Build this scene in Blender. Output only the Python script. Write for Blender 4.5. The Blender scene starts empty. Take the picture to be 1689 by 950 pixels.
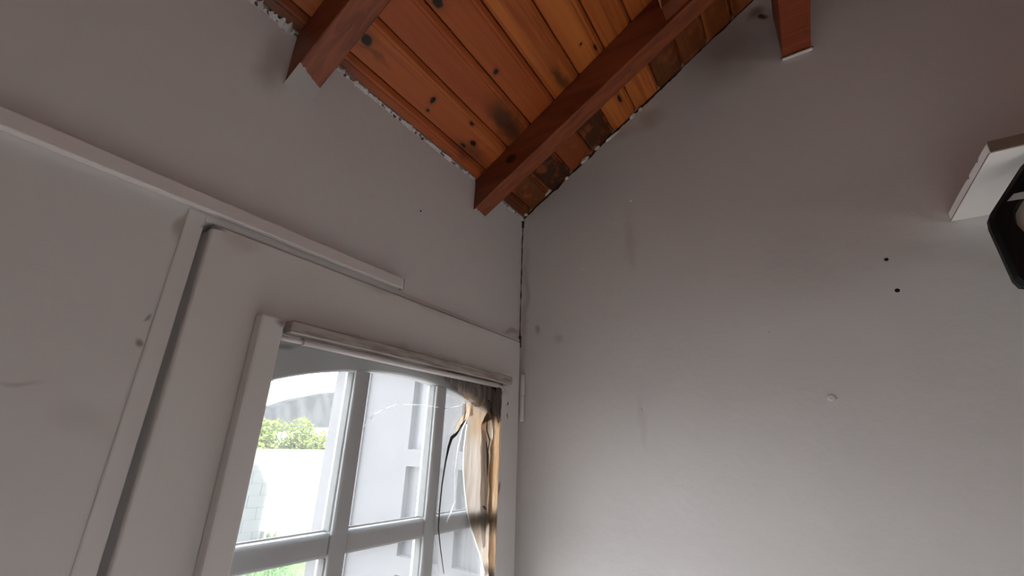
import bpy, bmesh, math, random
from mathutils import Vector, Matrix, noise

# ------------------------------------------------------------------ camera
scene = bpy.context.scene
COL = scene.collection
cam_data = bpy.data.cameras.new('camera')
cam = bpy.data.objects.new('camera', cam_data)
COL.objects.link(cam)
cam_data.sensor_fit = 'HORIZONTAL'
cam_data.sensor_width = 36.0
cam_data.lens = 36.0 * 719.117 / 1689.0
cam_data.clip_start = 0.02
cam_data.clip_end = 600
cam.matrix_world = Matrix(((0.545286, -0.302318, -0.781835, -1.099567), (-0.83763, -0.160644, -0.522082, -0.7), (0.032238, 0.939573, -0.340828, 1.74), (0.0, 0.0, 0.0, 1.0)))
scene.camera = cam

# ------------------------------------------------------------------ sky, sun, exposure
SKY = 10.0
world = bpy.data.worlds.new('sky')
scene.world = world
world.use_nodes = True
wn, wl = world.node_tree.nodes, world.node_tree.links
wn.clear()
w_out = wn.new('ShaderNodeOutputWorld')
w_bg = wn.new('ShaderNodeBackground')
w_tc = wn.new('ShaderNodeTexCoord')
w_sep = wn.new('ShaderNodeSeparateXYZ')
w_ramp = wn.new('ShaderNodeValToRGB')
w_ramp.color_ramp.elements[0].position = 0.0
w_ramp.color_ramp.elements[0].color = (1.0, 1.0, 1.0, 1)
w_ramp.color_ramp.elements[1].position = 0.9
w_ramp.color_ramp.elements[1].color = (0.80, 0.89, 1.0, 1)
wl.new(w_tc.outputs['Generated'], w_sep.inputs[0])
wl.new(w_sep.outputs['Z'], w_ramp.inputs[0])
wl.new(w_ramp.outputs[0], w_bg.inputs['Color'])
w_bg.inputs['Strength'].default_value = SKY
wl.new(w_bg.outputs[0], w_out.inputs['Surface'])

sun_d = bpy.data.lights.new('sun', 'SUN')
sun_d.energy = 20.0
sun_d.color = (1.0, 0.96, 0.91)
sun_d.angle = math.radians(0.53)
sun = bpy.data.objects.new('sun', sun_d)
COL.objects.link(sun)
SUN_DIR = Vector((0.29, 1.0, -0.42)).normalized()
sun.rotation_euler = SUN_DIR.to_track_quat('-Z', 'Y').to_euler()

def portal(name, loc, rot, sx, sy):
    d = bpy.data.lights.new(name, 'AREA')
    d.shape = 'RECTANGLE'; d.size = sx; d.size_y = sy; d.energy = 1.0
    d.cycles.is_portal = True
    o = bpy.data.objects.new(name, d); COL.objects.link(o)
    o.location = loc; o.rotation_euler = rot
# sky portals in the two glazed openings (they guide sampling, they give no light of their own)
portal('door_sky_portal', (-0.44, 0.12, 1.08), (math.radians(-90), 0, 0), 0.86, 1.9)
portal('window_sky_portal', (-1.70, -3.52, 1.25), (math.radians(90), 0, 0), 1.1, 0.8)

vs = scene.view_settings
vs.view_transform = 'Standard'
vs.look = 'None'
vs.gamma = 1.0
vs.use_curve_mapping = False
vs.exposure = 0.0
scene.cycles.use_denoising = True
scene.cycles.max_bounces = 8
scene.cycles.diffuse_bounces = 5
scene.cycles.adaptive_threshold = 0.06
scene.cycles.transparent_max_bounces = 16
scene.cycles.sample_clamp_indirect = 3.0
scene.cycles.caustics_reflective = False
scene.cycles.caustics_refractive = False

# ------------------------------------------------------------------ materials
class N:
    """small node-graph helper"""
    def __init__(s, name):
        s.m = bpy.data.materials.new(name); s.m.use_nodes = True
        s.n = s.m.node_tree.nodes; s.l = s.m.node_tree.links
        s.n.clear()
        s.out = s.n.new('ShaderNodeOutputMaterial')
    def put(s, sock, v):
        if isinstance(v, bpy.types.NodeSocket): s.l.new(v, sock)
        elif v is not None: sock.default_value = v
    def pos(s):
        return s.n.new('ShaderNodeNewGeometry').outputs['Position']
    def obj(s):
        return s.n.new('ShaderNodeTexCoord').outputs['Object']
    def rand(s):
        return s.n.new('ShaderNodeObjectInfo').outputs['Random']
    def mapping(s, v, scale=(1,1,1), loc=(0,0,0), rot=(0,0,0)):
        k = s.n.new('ShaderNodeMapping'); s.l.new(v, k.inputs[0])
        s.put(k.inputs['Scale'], scale); s.put(k.inputs['Location'], loc); s.put(k.inputs['Rotation'], rot)
        return k.outputs[0]
    def noise(s, v, scale, detail=3, rough=0.5, dist=0.0):
        k = s.n.new('ShaderNodeTexNoise'); s.l.new(v, k.inputs['Vector'])
        k.inputs['Scale'].default_value = scale; k.inputs['Detail'].default_value = detail
        k.inputs['Roughness'].default_value = rough; k.inputs['Distortion'].default_value = dist
        return k.outputs['Fac']
    def math(s, op, a, b=None, c=None, clamp=False):
        k = s.n.new('ShaderNodeMath'); k.operation = op; k.use_clamp = clamp
        s.put(k.inputs[0], a); s.put(k.inputs[1], b)
        if c is not None: s.put(k.inputs[2], c)
        return k.outputs[0]
    def vmath(s, op, a, b=None):
        k = s.n.new('ShaderNodeVectorMath'); k.operation = op
        s.put(k.inputs[0], a); s.put(k.inputs[1], b)
        return k
    def ramp(s, f, lo, hi, a=0.0, b=1.0):
        k = s.n.new('ShaderNodeMapRange'); k.interpolation_type = 'SMOOTHSTEP'
        s.put(k.inputs[0], f); s.put(k.inputs[1], lo); s.put(k.inputs[2], hi)
        s.put(k.inputs[3], a); s.put(k.inputs[4], b)
        return k.outputs[0]
    def mix(s, f, a, b, blend='MIX'):
        k = s.n.new('ShaderNodeMix'); k.data_type = 'RGBA'; k.blend_type = blend
        s.put(k.inputs['Factor'], f)
        for sock, v in ((k.inputs[6], a), (k.inputs[7], b)):
            s.put(sock, (*v, 1) if isinstance(v, tuple) and len(v) == 3 else v)
        return k.outputs[2]
    def blob(s, v, c, r, soft=0.5):
        """1 inside an ellipsoid at c with radii r, falling to 0 at its rim"""
        d = s.vmath('SUBTRACT', v, c).outputs[0]
        d = s.vmath('DIVIDE', d, r).outputs[0]
        d = s.vmath('LENGTH', d).outputs['Value']
        return s.ramp(d, 1.0, 1.0 - soft)
    def slab(s, v, c, r, soft=0.3):
        """like blob, with a rectangular outline"""
        d = s.vmath('DIVIDE', s.vmath('SUBTRACT', v, c).outputs[0], r).outputs[0]
        d = s.vmath('ABSOLUTE', d).outputs[0]
        k = s.n.new('ShaderNodeSeparateXYZ'); s.l.new(d, k.inputs[0])
        return s.ramp(s.math('MAXIMUM', k.outputs[0], k.outputs[1]), 1.0, 1.0 - soft)
    def add(s, a, b): return s.math('ADD', a, b, clamp=True)
    def mul(s, a, b): return s.math('MULTIPLY', a, b)
    def bump(s, h, strength=0.3, dist=0.002, normal=None):
        k = s.n.new('ShaderNodeBump'); s.put(k.inputs['Height'], h)
        k.inputs['Strength'].default_value = strength; k.inputs['Distance'].default_value = dist
        if normal is not None: s.l.new(normal, k.inputs['Normal'])
        return k.outputs[0]
    def principled(s, color, rough=0.6, normal=None, spec=0.4, metal=0.0):
        k = s.n.new('ShaderNodeBsdfPrincipled')
        s.put(k.inputs['Base Color'], (*color, 1) if isinstance(color, tuple) else color)
        s.put(k.inputs['Roughness'], rough); s.put(k.inputs['Specular IOR Level'], spec)
        s.put(k.inputs['Metallic'], metal)
        if normal is not None: s.l.new(normal, k.inputs['Normal'])
        return k.outputs[0]
    def done(s, sh):
        s.l.new(sh, s.out.inputs['Surface']); return s.m
    def warp(s, v, amt, scale=30):
        k = s.n.new('ShaderNodeTexNoise'); s.l.new(v, k.inputs['Vector']); k.inputs['Scale'].default_value = scale
        k.inputs['Detail'].default_value = 1.5
        d = s.vmath('SUBTRACT', k.outputs['Color'], (0.5, 0.5, 0.5)).outputs[0]
        d = s.vmath('MULTIPLY', d, (amt, amt, amt)).outputs[0]
        return s.vmath('ADD', v, d).outputs[0]

def simple(name, color, rough=0.6, var=0.08, scale=20, bump=0.0, spec=0.3, metal=0.0):
    t = N(name); p = t.obj()
    f = t.noise(p, scale, 4)
    dark = tuple(c * (1 - var) for c in color); light = tuple(min(1, c * (1 + var)) for c in color)
    c = t.mix(f, dark, light)
    nm = t.bump(t.noise(p, scale * 3, 3), bump, 0.002) if bump else None
    return t.done(t.principled(c, rough, nm, spec, metal))

def plaster(name, color, blobs=()):
    t = N(name); p = t.pos(); wp = t.warp(p, 0.06, 14)
    big = t.noise(p, 2.2, 2, 0.55); fine = t.noise(p, 130, 1); mid = t.noise(p, 16, 2, 0.6)
    c = t.mix(big, tuple(x * 0.93 for x in color), tuple(min(1, x * 1.04) for x in color))
    c = t.mix(t.ramp(mid, 0.60, 0.8, 0, 0.25), c, tuple(x * 0.86 for x in color))
    for ctr, r, col, amt, soft in blobs:
        m = t.mul(t.blob(wp, ctr, r, soft), amt)
        c = t.mix(m, c, col)
    h = t.math('ADD', t.mul(fine, 0.10), t.mul(mid, 0.7))
    return t.done(t.principled(c, 0.62, t.bump(h, 0.40, 0.006), 0.35))

PAINT = (0.718, 0.707, 0.702)
M = {}
M['wall_a'] = plaster('plaster_door_wall', PAINT, [
    ((-0.8402, 0.0000, 2.3723), (0.05, 0.05, 0.09), (0.30, 0.26, 0.22), 0.55, 0.9),
    ((-0.9947, 0.0000, 1.7858), (0.02, 0.05, 0.006), (0.46, 0.43, 0.41), 0.5, 0.7),
    ((-0.9294, 0.0000, 1.7543), (0.05, 0.05, 0.03), (0.50, 0.47, 0.44), 0.3, 0.9),
    ((-0.9022, 0.0000, 1.8787), (0.0035, 0.05, 0.008), (0.20, 0.17, 0.15), 0.7, 0.8),
    ((-0.9030, 0.0000, 1.8449), (0.0045, 0.05, 0.010), (0.17, 0.14, 0.13), 0.75, 0.8),
    ((-0.8984, 0.0000, 2.0186), (0.010, 0.05, 0.035), (0.30, 0.26, 0.22), 0.55, 0.8),
    ((-0.0415, 0.0000, 2.0595), (0.06, 0.05, 0.012), (0.20, 0.17, 0.15), 0.5, 0.8),
    ((0.0026, 0.0000, 2.3746), (0.016, 0.05, 0.09), (0.30, 0.26, 0.23), 0.6, 0.9),
])
M['wall_b'] = plaster('plaster_gable_wall', (0.722, 0.716, 0.71), [
    ((0.0000, -0.6728, 2.8028), (0.05, 0.16, 0.17), (0.34, 0.26, 0.20), 0.60, 0.95),
    ((0.0000, -0.7657, 2.9013), (0.05, 0.035, 0.03), (0.14, 0.10, 0.08), 0.65, 0.8),
    ((0.0000, -0.7774, 2.8795), (0.05, 0.012, 0.012), (0.05, 0.04, 0.03), 0.9, 0.7),
    ((0.0000, -0.3055, 2.6732), (0.05, 0.22, 0.05), (0.36, 0.28, 0.24), 0.35, 0.95),
    ((0.0000, -0.4504, 2.6907), (0.05, 0.05, 0.05), (0.36, 0.27, 0.22), 0.45, 0.9),
    ((0.0000, -0.3603, 2.2877), (0.05, 0.025, 0.14), (0.45, 0.38, 0.34), 0.30, 0.95),
    ((0.0000, -0.0615, 2.0678), (0.05, 0.014, 0.02), (0.28, 0.24, 0.22), 0.50, 0.8),
    ((0.0000, -0.1266, 2.0424), (0.05, 0.016, 0.025), (0.36, 0.31, 0.29), 0.35, 0.9),
    ((0.0000, -0.0210, 2.1597), (0.05, 0.022, 0.30), (0.34, 0.29, 0.27), 0.45, 0.9),
    ((0.0000, -0.3612, 1.8139), (0.05, 0.012, 0.09), (0.52, 0.47, 0.43), 0.30, 0.9),
])
M['white_paint'] = simple('white_gloss_paint', (0.74, 0.71, 0.69), 0.38, 0.06, 18, 0.12)

def door_paint(name='door_paint', lo=(0.70, 0.685, 0.675), hi=(0.77, 0.76, 0.75)):
    t = N(name); p = t.pos(); wp = t.warp(p, 0.03, 22)
    f = t.noise(p, 4, 2); streak = t.noise(t.mapping(p, (30, 30, 3)), 1.0, 3)
    c = t.mix(f, lo, hi)
    c = t.mix(t.ramp(streak, 0.62, 0.8, 0, 0.18), c, (0.45, 0.41, 0.38))
    for ctr, r, col, amt, soft in [
        ((-0.7450, -0.0300, 1.9098), (0.016, 0.03, 0.012), (0.13, 0.11, 0.10), 0.75, 0.9),
        ((-0.4052, -0.0100, 1.9174), (0.34, 0.012, 0.020), (0.30, 0.25, 0.22), 0.40, 0.8),
        ((-0.8636, -0.0100, 2.0271), (0.020, 0.05, 0.006), (0.07, 0.055, 0.045), 0.8, 0.7),
        ((-0.3317, 0.0000, 1.8999), (0.060, 0.05, 0.014), (0.46, 0.30, 0.14), 0.75, 0.9),
        ((-0.1217, 0.0000, 1.8862), (0.050, 0.05, 0.05), (0.10, 0.085, 0.075), 0.60, 0.95),
        ((-0.5203, 0.0000, 2.0325), (0.18, 0.05, 0.012), (0.42, 0.38, 0.35), 0.40, 0.9),
        ((-0.3161, 0.0000, 2.0398), (0.20, 0.05, 0.030), (0.44, 0.40, 0.37), 0.45, 0.95),
        ((-0.7129, 0.0050, 1.8858), (0.030, 0.05, 0.008), (0.18, 0.16, 0.15), 0.6, 0.8),
        ((-0.0808, -0.0100, 1.8451), (0.003, 0.05, 0.007), (0.08, 0.07, 0.06), 1.0, 0.4),
        ((-0.0761, -0.0100, 1.8183), (0.002, 0.05, 0.012), (0.12, 0.10, 0.09), 0.8, 0.5),
        ((-0.1027, -0.0100, 1.6389), (0.006, 0.05, 0.018), (0.22, 0.20, 0.18), 0.8, 0.7),
        ((-0.8251, 0.0000, 2.0231), (0.05, 0.05, 0.02), (0.50, 0.45, 0.40), 0.5, 0.9)]:
        c = t.mix(t.mul(t.blob(wp, ctr, r, soft), amt), c, col)
    h = t.math('ADD', t.noise(p, 60, 1), t.mul(streak, 0.7))
    return t.done(t.principled(c, 0.42, t.bump(h, 0.12, 0.002), 0.4))
M['door'] = door_paint()
M['grid'] = door_paint('grey_glazing_bar_paint', (0.60, 0.62, 0.62), (0.67, 0.69, 0.69))

def soot_paint():
    t = N('sooty_bead_paint'); p = t.pos()
    f = t.noise(t.mapping(p, (6, 30, 60)), 2.0, 4, 0.6)
    c = t.mix(t.ramp(f, 0.35, 0.65), (0.30, 0.26, 0.24), (0.50, 0.46, 0.43))
    return t.done(t.principled(c, 0.45, t.bump(t.noise(p, 80, 3), 0.15, 0.002), 0.35))
M['bead_sooty'] = soot_paint()

def pine():
    t = N('varnished_pine'); p = t.pos(); r = t.rand()
    off = t.n.new('ShaderNodeCombineXYZ'); t.put(off.inputs[0], t.mul(r, 7.0)); t.put(off.inputs[1], t.mul(r, 3.0)); t.put(off.inputs[2], 0.0)
    pv = t.vmath('ADD', p, off.outputs[0]).outputs[0]
    grain = t.noise(t.mapping(pv, (2.2, 55, 55)), 1.0, 5, 0.6, 0.6)
    broad = t.noise(t.mapping(pv, (1.6, 12, 12)), 1.0, 3, 0.5, 0.8)
    c = t.mix(t.ramp(broad, 0.3, 0.7), PINE_D, PINE_L)
    c = t.mix(t.ramp(grain, 0.42, 0.66, 0, 0.75), c, PINE_G)
    c = t.mix(t.mul(t.ramp(r, 0.35, 0.9), 0.75), c, PINE_R)
    wp = t.warp(p, 0.07, 16); kp = t.warp(p, 0.008, 60)
    STAIN = (0.035, 0.016, 0.008)
    for ctr, rad, amt, soft in STAINS:
        c = t.mix(t.mul(t.blob(wp, ctr, rad, soft), amt), c, STAIN)
    sp = t.warp(p, 0.012, 40); sn = t.ramp(t.noise(p, 28, 2), 0.28, 0.5, 0.45, 1.0)
    for y0, y1, amt in SLABS:
        m = t.slab(sp, (-0.07, 0.5 * (y0 + y1), 0.0), (0.15, 0.5 * abs(y1 - y0), 1.0), 0.12)
        c = t.mix(t.math('MULTIPLY', t.mul(m, amt), sn), c, STAIN)
    for ctr, rad in KNOTS:
        c = t.mix(t.mul(t.blob(kp, ctr, tuple(q * 2.2 for q in rad), 0.9), 0.5), c, (0.16, 0.05, 0.015))
        c = t.mix(t.blob(kp, ctr, rad, 0.45), c, (0.018, 0.007, 0.004))
    return t.done(t.principled(c, 0.42, t.bump(grain, 0.15, 0.002), 0.35))
PINE_L, PINE_D, PINE_G, PINE_R = (0.60, 0.185, 0.040), (0.45, 0.115, 0.026), (0.30, 0.065, 0.015), (0.36, 0.075, 0.022)
KNOTS = [((-0.7192, -0.0698, 2.5077), (0.015, 0.015, 0.012)), ((-0.5255, -0.0716, 2.5089), (0.008, 0.012, 0.010)), ((-0.5183, -0.0491, 2.4942), (0.006, 0.006, 0.006)),
         ((-0.4526, -0.1995, 2.5926), (0.008, 0.010, 0.008)), ((-0.6596, -0.1985, 2.5920), (0.016, 0.012, 0.012)), ((-0.3577, -0.0621, 2.5027), (0.012, 0.008, 0.008)),
         ((-0.3749, -0.0437, 2.4906), (0.014, 0.006, 0.006)), ((-0.3268, -0.3682, 2.7032), (0.004, 0.006, 0.006)), ((-0.2869, -0.3912, 2.7183), (0.012, 0.005, 0.006)),
         ((-0.4020, -0.0911, 2.5217), (0.010, 0.006, 0.006)), ((-0.0890, -0.3839, 2.7135), (0.020, 0.006, 0.008))]
STAINS = [((-0.3353, -0.1468, 2.5582), (0.13, 0.040, 0.04), 0.80, 0.8), ((-0.2775, -0.1406, 2.5541), (0.10, 0.05, 0.05), 0.55, 0.9),
          ((-0.2989, -0.2970, 2.6565), (0.07, 0.020, 0.02), 0.75, 0.8), ((-0.6851, -0.0671, 2.5059), (0.060, 0.008, 0.02), 0.50, 0.9), ((-0.3388, -0.0382, 2.4870), (0.10, 0.045, 0.04), 0.55, 0.9),
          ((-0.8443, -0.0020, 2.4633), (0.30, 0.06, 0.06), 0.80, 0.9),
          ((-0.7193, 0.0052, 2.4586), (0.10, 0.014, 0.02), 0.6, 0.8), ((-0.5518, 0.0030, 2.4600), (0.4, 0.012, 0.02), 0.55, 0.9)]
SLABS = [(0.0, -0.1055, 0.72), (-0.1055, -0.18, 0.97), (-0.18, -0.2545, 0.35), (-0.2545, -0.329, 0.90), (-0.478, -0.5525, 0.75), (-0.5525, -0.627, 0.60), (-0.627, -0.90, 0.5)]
M['pine'] = pine()

def timber(name, a, b):
    t = N(name); p = t.pos()
    g = t.noise(t.mapping(p, (70, 3, 22), rot=(0.55, 0, 0)), 1.0, 5, 0.6, 0.5)
    c = t.mix(t.ramp(g, 0.3, 0.7), a, b)
    for ctr, rad in (((-0.2630, -0.1236, 2.4893), (0.02, 0.022, 0.018)), ((-0.2630, -0.1122, 2.3802), (0.02, 0.03, 0.02))):
        c = t.mix(t.mul(t.blob(p, ctr, rad, 0.5), 0.9), c, (0.012, 0.005, 0.004))
    return t.done(t.principled(c, 0.45, t.bump(g, 0.2, 0.002), 0.35))
M['timber'] = timber('stained_rafter_timber', (0.155, 0.038, 0.016), (0.28, 0.074, 0.029))
M['timber_dark'] = timber('dark_beam_timber', (0.20, 0.040, 0.015), (0.30, 0.065, 0.024))
M['cut_end'] = simple('raw_cut_end', (0.46, 0.22, 0.10), 0.7, 0.2, 60)
M['gap'] = simple('dark_gap_dirt', (0.055, 0.038, 0.030), 0.95, 0.4, 40, 0.3)
M['joint_brown'] = simple('brown_joint_dirt', (0.16, 0.085, 0.045), 0.95, 0.5, 60, 0.3)
M['fleck'] = simple('loose_plaster', (0.66, 0.61, 0.57), 0.8, 0.2, 60, 0.4)
M['hole'] = simple('dark_hole', (0.012, 0.011, 0.011), 0.9, 0.2, 40)
M['plastic_white'] = simple('trunking_plastic', (0.74, 0.70, 0.69), 0.35, 0.03, 12)
M['shelf'] = simple('shelf_paint', (0.90, 0.88, 0.86), 0.45, 0.04, 14, 0.1)
M['shelf_brown'] = simple('dark_brown_edge', (0.21, 0.16, 0.125), 0.8, 0.2, 50, 0.2)
M['tape'] = simple('cloudy_tape', (0.50, 0.52, 0.50), 0.3, 0.05, 30)
M['black'] = simple('black_plastic', (0.006, 0.0065, 0.006), 0.5, 0.2, 20, 0.0, 0.2)
M['pale'] = simple('pale_diffuser', (0.70, 0.69, 0.64), 0.4, 0.05, 12)
M['floor'] = simple('floor_tile', (0.74, 0.72, 0.70), 0.4, 0.06, 3)
M['grout'] = simple('floor_grout', (0.35, 0.33, 0.31), 0.9, 0.1, 20)
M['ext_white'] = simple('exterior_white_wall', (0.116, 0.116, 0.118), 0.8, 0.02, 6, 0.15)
M['ext_lit_edge'] = simple('exterior_white_lit_edge', (0.150, 0.150, 0.151), 0.7, 0.02, 6)
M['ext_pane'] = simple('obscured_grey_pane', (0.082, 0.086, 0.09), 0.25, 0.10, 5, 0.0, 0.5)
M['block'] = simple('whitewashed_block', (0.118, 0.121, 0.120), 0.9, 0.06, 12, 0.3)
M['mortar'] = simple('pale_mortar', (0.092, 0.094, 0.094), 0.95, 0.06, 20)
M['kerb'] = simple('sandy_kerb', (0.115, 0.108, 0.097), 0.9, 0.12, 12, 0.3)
M['grass'] = simple('lawn_grass', (0.10, 0.17, 0.065), 0.8, 0.25, 4)
M['soil'] = simple('lawn_soil', (0.09, 0.14, 0.06), 0.95, 0.25, 3)
M['earth'] = simple('dry_earth', (0.34, 0.31, 0.285), 0.95, 0.15, 1.5)
M['putty'] = simple('side_darkening_putty', (0.235, 0.245, 0.24), 0.8, 0.15, 40, 0.2)  # grey putty, also tones down the brightly lit mullion sides
M['cable'] = simple('cable_sheath', (0.02, 0.02, 0.02), 0.6)
M['roof'] = simple('roof_deck', (0.30, 0.15, 0.09), 0.9, 0.2, 8)
M['trunk'] = simple('shrub_wood', (0.20, 0.14, 0.09), 0.9, 0.2, 20)
M['render'] = simple('shade_block_render', (0.70, 0.69, 0.67), 0.9, 0.05, 5)

def leaf_mat(name, a, b):
    t = N(name); p = t.pos(); f = t.noise(p, 5.0, 3)
    c = t.mix(t.ramp(f, 0.3, 0.7), a, b)
    d = t.n.new('ShaderNodeBsdfDiffuse'); t.put(d.inputs[0], c)
    tr = t.n.new('ShaderNodeBsdfTranslucent'); t.put(tr.inputs[0], c)
    k = t.n.new('ShaderNodeMixShader'); k.inputs[0].default_value = 0.4
    t.l.new(d.outputs[0], k.inputs[1]); t.l.new(tr.outputs[0], k.inputs[2])
    return t.done(k.outputs[0])
M['leaf'] = leaf_mat('hedge_leaf', (0.09, 0.125, 0.032), (0.17, 0.20, 0.065))
M['spiky'] = leaf_mat('spiky_leaf', (0.03, 0.055, 0.022), (0.06, 0.095, 0.04))

def hill_mat():
    t = N('scrubby_hill'); p = t.pos()
    f = t.noise(t.mapping(p, (0.35, 0.05, 0.10), rot=(0, 0.6, 0)), 1.0, 5, 0.6)
    c = t.mix(t.ramp(f, 0.35, 0.65), (0.019, 0.0205, 0.021), (0.034, 0.036, 0.037))
    return t.done(t.principled(c, 0.95, None, 0.1))
M['hill'] = hill_mat()

def clear_glass(name, tint=(0.985, 0.985, 0.985), gloss=0.05, haze=0.0):
    t = N(name)
    tr = t.n.new('ShaderNodeBsdfTransparent'); tr.inputs[0].default_value = (*tint, 1)
    gl = t.n.new('ShaderNodeBsdfGlossy'); gl.inputs['Roughness'].default_value = 0.03
    fr = t.n.new('ShaderNodeLayerWeight'); fr.inputs[0].default_value = 0.25
    k = t.n.new('ShaderNodeMixShader'); t.l.new(t.math('MULTIPLY', fr.outputs['Fresnel'], gloss * 6, clamp=True), k.inputs[0])
    t.l.new(tr.outputs[0], k.inputs[1]); t.l.new(gl.outputs[0], k.inputs[2])
    sh = k.outputs[0]
    if haze:
        df = t.n.new('ShaderNodeBsdfTranslucent'); df.inputs[0].default_value = (0.85, 0.88, 0.88, 1)
        h = t.math('ADD', t.mul(t.noise(t.pos(), 9, 4), haze), haze * 0.4)
        k2 = t.n.new('ShaderNodeMixShader'); t.l.new(h, k2.inputs[0])
        t.l.new(sh, k2.inputs[1]); t.l.new(df.outputs[0], k2.inputs[2]); sh = k2.outputs[0]
    return t.done(sh)
M['pane'] = clear_glass('window_glass', (0.985, 0.985, 0.985), 0.03, 0.0)
M['sheet'] = clear_glass('dusty_clear_sheet', (0.98, 0.98, 0.985), 0.05, 0.045)
M['tube'] = clear_glass('clear_tube', (0.86, 0.88, 0.88), 0.10, 0.30)

def film(name, a, b, see=0.25, blobs=(), through=0.6):
    t = N(name); p = t.pos()
    f = t.noise(t.mapping(p, (70, 70, 7)), 1.0, 4, 0.6, 0.4)
    g = t.noise(p, 26, 3)
    c = t.mix(t.ramp(f, 0.36, 0.64), a, b)
    wp = t.warp(p, 0.02, 40)
    for ctr, r, col, amt, soft in blobs:
        c = t.mix(t.mul(t.blob(wp, ctr, r, soft), amt), c, col)
    d = t.n.new('ShaderNodeBsdfDiffuse'); t.put(d.inputs[0], c)
    tr = t.n.new('ShaderNodeBsdfTranslucent'); t.put(tr.inputs[0], c)
    tp = t.n.new('ShaderNodeBsdfTransparent'); t.put(tp.inputs[0], c)
    k = t.n.new('ShaderNodeMixShader'); k.inputs[0].default_value = through
    t.l.new(d.outputs[0], k.inputs[1]); t.l.new(tr.outputs[0], k.inputs[2])
    k2 = t.n.new('ShaderNodeMixShader'); t.put(k2.inputs[0], see)
    t.l.new(k.outputs[0], k2.inputs[1]); t.l.new(tp.outputs[0], k2.inputs[2])
    return t.done(k2.outputs[0])
M['film'] = film('scorched_film', (0.40, 0.33, 0.265), (0.52, 0.465, 0.41), 0.30, [
    ((-0.1927, 0.0000, 1.7882), (0.06, 0.05, 0.07), (0.36, 0.235, 0.125), 0.75, 0.9),
    ((-0.1888, 0.0000, 1.8781), (0.09, 0.05, 0.05), (0.20, 0.12, 0.07), 0.9, 0.8),
    ((-0.1848, 0.0000, 1.5459), (0.07, 0.05, 0.05), (0.36, 0.27, 0.21), 0.85, 0.9),
    ((-0.1251, 0.0000, 1.4625), (0.05, 0.05, 0.02), (0.16, 0.12, 0.10), 0.9, 0.8)])
M['film_pale'] = film('pale_torn_film', (0.54, 0.50, 0.47), (0.62, 0.59, 0.57), 0.30, [
    ((-0.1515, 0.0000, 1.5650), (0.05, 0.05, 0.03), (0.36, 0.32, 0.30), 0.8, 0.8)])
M['film_roll'] = film('browned_film_roll', (0.32, 0.20, 0.105), (0.42, 0.31, 0.215), 0.12, [
    ((-0.1391, 0.0000, 1.8604), (0.07, 0.05, 0.08), (0.07, 0.055, 0.05), 0.95, 0.7),
    ((-0.1182, 0.0000, 1.5536), (0.05, 0.05, 0.03), (0.12, 0.08, 0.06), 0.8, 0.8),
    ((-0.1110, 0.0000, 1.4414), (0.05, 0.05, 0.035), (0.06, 0.05, 0.045), 0.95, 0.7)])
M['char'] = film('charred_film', (0.22, 0.185, 0.17), (0.38, 0.33, 0.305), 0.02, [
    ((-0.2544, 0.0000, 1.8484), (0.035, 0.05, 0.014), (0.42, 0.28, 0.16), 0.85, 0.9),
    ((-0.2056, 0.0000, 1.8430), (0.020, 0.05, 0.014), (0.40, 0.25, 0.12), 0.75, 0.9),
    ((-0.3912, 0.0000, 1.8921), (0.05, 0.05, 0.007), (0.55, 0.45, 0.33), 0.7, 0.8)])
M['crack_dark'] = simple('dark_split_edge', (0.06, 0.055, 0.055), 0.6, 0.3, 60)
M['crack_white'] = film('crack_edge_glint', (0.90, 0.92, 0.92), (0.96, 0.97, 0.97), 0.10, (), 0.95)  # white colour stands in for crack edges catching outside light
M['crack_hair'] = film('hairline_crack', (0.62, 0.66, 0.68), (0.92, 0.94, 0.95), 0.30, (), 0.9)
M['flap'] = film('tan_torn_flap', (0.46, 0.33, 0.22), (0.70, 0.57, 0.43), 0.15)

# ------------------------------------------------------------------ mesh helpers
def link(name, bm, mat, parent=None, smooth=False, bevel=0.0, seg=2):
    bmesh.ops.recalc_face_normals(bm, faces=bm.faces[:])
    me = bpy.data.meshes.new(name); bm.to_mesh(me); bm.free()
    if mat is not None: me.materials.append(M[mat] if isinstance(mat, str) else mat)
    if smooth:
        for p in me.polygons: p.use_smooth = True
    o = bpy.data.objects.new(name, me); COL.objects.link(o)
    if parent is not None: o.parent = parent
    if bevel:
        b = o.modifiers.new('bevel', 'BEVEL'); b.width = bevel; b.segments = seg; b.limit_method = 'ANGLE'
        b.angle_limit = math.radians(40)
    return o

def box_into(bm, x0, x1, y0, y1, z0, z1):
    v = [bm.verts.new(c) for c in ((x0,y0,z0),(x1,y0,z0),(x1,y1,z0),(x0,y1,z0),(x0,y0,z1),(x1,y0,z1),(x1,y1,z1),(x0,y1,z1))]
    for f in ((0,3,2,1),(4,5,6,7),(0,1,5,4),(1,2,6,5),(2,3,7,6),(3,0,4,7)):
        bm.faces.new([v[i] for i in f])

def box(name, x0, x1, y0, y1, z0, z1, mat, parent=None, bevel=0.0, seg=2):
    bm = bmesh.new(); box_into(bm, min(x0,x1), max(x0,x1), min(y0,y1), max(y0,y1), min(z0,z1), max(z0,z1))
    return link(name, bm, mat, parent, bevel=bevel, seg=seg)

def prism(name, pts, d, mat, parent=None, bevel=0.0):
    """closed outline pts (3D) extruded by vector d"""
    bm = bmesh.new(); d = Vector(d)
    a = [bm.verts.new(p) for p in pts]; b = [bm.verts.new(Vector(p) + d) for p in pts]
    bm.faces.new(a); bm.faces.new(list(reversed(b)))
    n = len(a)
    for i in range(n): bm.faces.new((a[i], b[i], b[(i+1) % n], a[(i+1) % n]))
    bmesh.ops.triangulate(bm, faces=[f for f in bm.faces if len(f.verts) > 4])
    return link(name, bm, mat, parent, bevel=bevel)

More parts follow.
